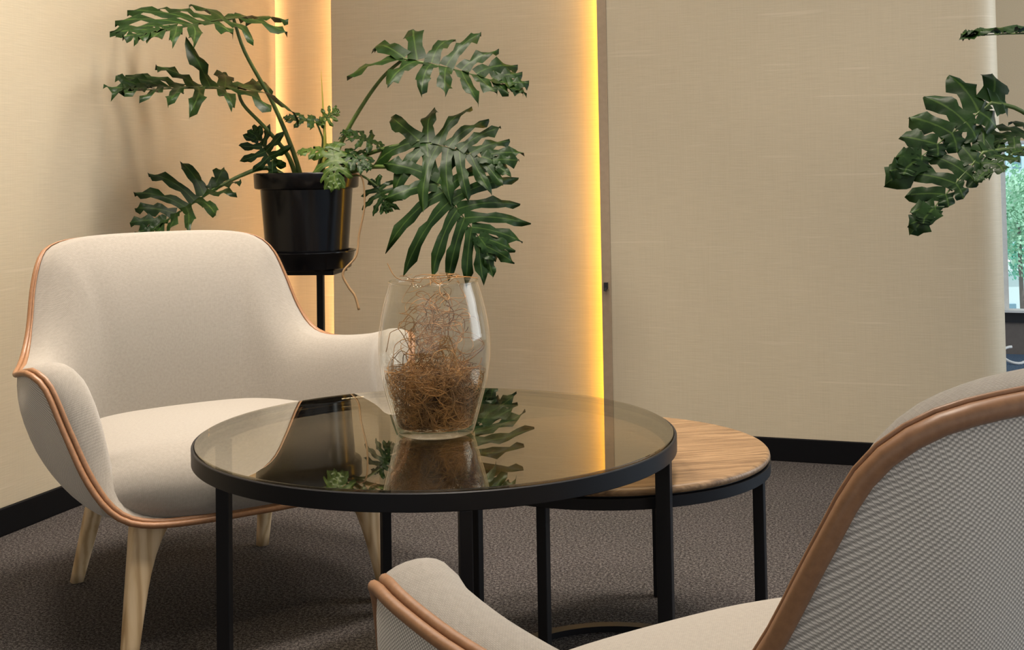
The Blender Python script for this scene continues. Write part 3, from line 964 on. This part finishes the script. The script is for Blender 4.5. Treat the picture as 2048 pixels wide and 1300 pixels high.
# big leaves
add_leaf(pl, org, A(467, 37, -.10), A(272, 58, -.36), (-.05, -.50, 1), .225, stemlist((607, 372, 0), (585, 300, -.02), (545, 205, -.04), (490, 105, -.08)), 21, 8, .22, .20, .010, basal=1.5, narrow=.75)
add_leaf(pl, org, A(475, 177, -.12), A(232, 165, -.32), (.05, -.42, 1), .20, stemlist((598, 372, 0), (575, 310, -.03), (530, 255, -.07), (487, 210, -.10)), 34, 8, .22, .24, .010, basal=1.7, narrow=.72, lift=.12)
add_leaf(pl, org, A(425, 381, -.12), A(292, 462, -.24), (-.40, -.80, .40), .165, stemlist((585, 362, -.02), (535, 336, -.04), (480, 352, -.08)), 41, 7, .2, .55, .010, narrow=.75)
add_leaf(pl, org, A(808, 117, -.06), A(1050, 160, -.12), (.10, -.75, .85), .14, stemlist((650, 372, 0), (680, 290, 0), (722, 215, -.02), (765, 155, -.04)), 52, 8, .30, .35, .010, narrow=.72, basal=1.75, asym=1.3)
add_leaf(pl, org, A(838, 282, -.10), A(1008, 318, -.18), (-.20, -.85, .65), .185, stemlist((660, 368, 0), (710, 322, -.02), (760, 300, -.06)), 63, 8, .35, .12, .010, basal=1.45, narrow=.85)
add_leaf(pl, org, A(862, 352, -.16), A(992, 512, -.22), (.20, -1, .25), .215, stemlist((655, 370, -.02), (720, 338, -.06), (790, 335, -.12)), 77, 9, .30, .05, .010, basal=1.05, narrow=.85)
# medium and small leaves round the pot
add_leaf(pl, org, A(545, 322, -.06), A(505, 262, -.06), (-.3, -.9, .3), .075, stemlist((590, 365, -.02), (560, 350, -.04)), 81, 6, .2, .3, .004, rad=.004)
add_leaf(pl, org, A(755, 372, -.10), A(775, 418, -.12), (-.2, -1, .3), .07, stemlist((660, 366, -.03), (715, 350, -.08)), 85, 6, .3, .2, .004, rad=.004)
add_leaf(pl, org, A(668, 300, -.10), A(668, 365, -.17), (0, -.8, .7), .075, stemlist((632, 368, -.02), (648, 330, -.06)), 90, 6, .5, .1, .004, mat='leaf_young', rad=.004)
add_leaf(pl, org, A(745, 285, -.05), A(690, 265, -.06), (0, -.5, 1), .07, stemlist((650, 368, -.02), (700, 320, -.04), (735, 296, -.05)), 93, 6, .3, .25, .005, rad=.004)
add_leaf(pl, org, A(632, 245, -.03), A(572, 232, -.05), (.1, -.6, 1), .055, stemlist((628, 368, -.01), (645, 290, -.02), (640, 262, -.03)), 96, 5, .3, .3, .004, rad=.0035)
add_leaf(pl, org, A(650, 238, -.04), A(675, 222, -.04), (.1, -1, .3), .035, stemlist((634, 368, -.01), (648, 300, -.03)), 99, 5, .2, .2, .003, mat='leaf_young', rad=.0035, stem='stem_y')
add_leaf(pl, org, A(648, 300, -.07), A(600, 300, -.10), (0, -.5, 1), .05, stemlist((626, 368, -.02), (640, 325, -.05)), 103, 5, .4, .2, .004, mat='leaf_young', rad=.0035)
add_leaf(pl, org, A(700, 305, -.09), A(735, 330, -.14), (.2, -.7, .8), .055, stemlist((640, 366, -.02), (680, 322, -.07)), 107, 5, .4, .15, .004, rad=.0035)
MB().tube([p - org for p in spline(stemlist((641, 372, -.03), (650, 300, -.03), (646, 215, -.03), (642, 140, -.03)), 20)], [.0065 * (1 - .93 * (i / 19) ** 1.2) for i in range(20)], 8).build('new_leaf_sheath', M['stem_y'], pl, smooth=True)
rp = spline(stemlist((688, 352, -.09), (722, 352, -.13), (729, 410, -.13), (718, 470, -.13), (712, 512, -.135), (686, 545, -.14), (696, 572, -.14), (710, 592, -.14), (718, 620, -.14)), 60)
MB().tube([p - org for p in rp], [.0022 + .0014 * (i / 59) for i in range(60)], 6).build('aerial_root', M['root'], pl, smooth=True)

# second plant at the right edge: only its leaves reach into the frame
PY2 = 2.95
o2 = at(2245, 560, PY2)
make_stand((o2.x, PY2, 0), .2, o2.z, .078, .0, 'black plant stand past the right edge under the second plant')
org2 = Vector((o2.x, PY2, o2.z + .0005))
p2 = empty('potted_philodendron', org2)
tag(p2, 'second split-leaf plant reaching in from the right edge of the frame', 'plant')
make_pot(p2, 0, .148, .115, .285)
def A2(x, y, dy=0.0): return at(x, y, PY2 + dy)
def s2(*a): return [A2(*q) for q in a]
add_leaf(p2, org2, A2(1982, 206, -.05), A2(1790, 352, -.14), (-.20, -.95, .15), .105, s2((2240, 400, 0), (2180, 320, 0), (2100, 262, -.02), (2035, 218, -.04)), 121, 7, .22, .05, .006, basal=1.9, asym=.45, narrow=.92)
add_leaf(p2, org2, A2(1966, 305, -.10), A2(1832, 455, -.18), (-.25, -.95, .15), .10, s2((2235, 400, -.02), (2150, 330, -.04), (2060, 298, -.07)), 133, 7, .2, .05, .006, basal=1.5, asym=.45, narrow=.88)
add_leaf(p2, org2, A2(2085, 262, -.03), A2(1968, 283, -.06), (0, -.5, 1), .10, s2((2240, 400, 0), (2190, 310, 0), (2130, 268, -.02)), 145, 6, .3, .2, .006)
add_leaf(p2, org2, A2(2140, 66, .0), A2(1924, 60, -.05), (.05, -.12, 1), .10, s2((2250, 400, .02), (2235, 250, .02), (2190, 110, .01)), 151, 7, .15, .3, .006)
add_leaf(p2, org2, A2(2025, 308, -.13), A2(1950, 356, -.16), (-.3, -.4, 1), .05, s2((2235, 400, -.04), (2150, 345, -.08), (2080, 315, -.11)), 157, 5, .2, .2, .004, rad=.004)
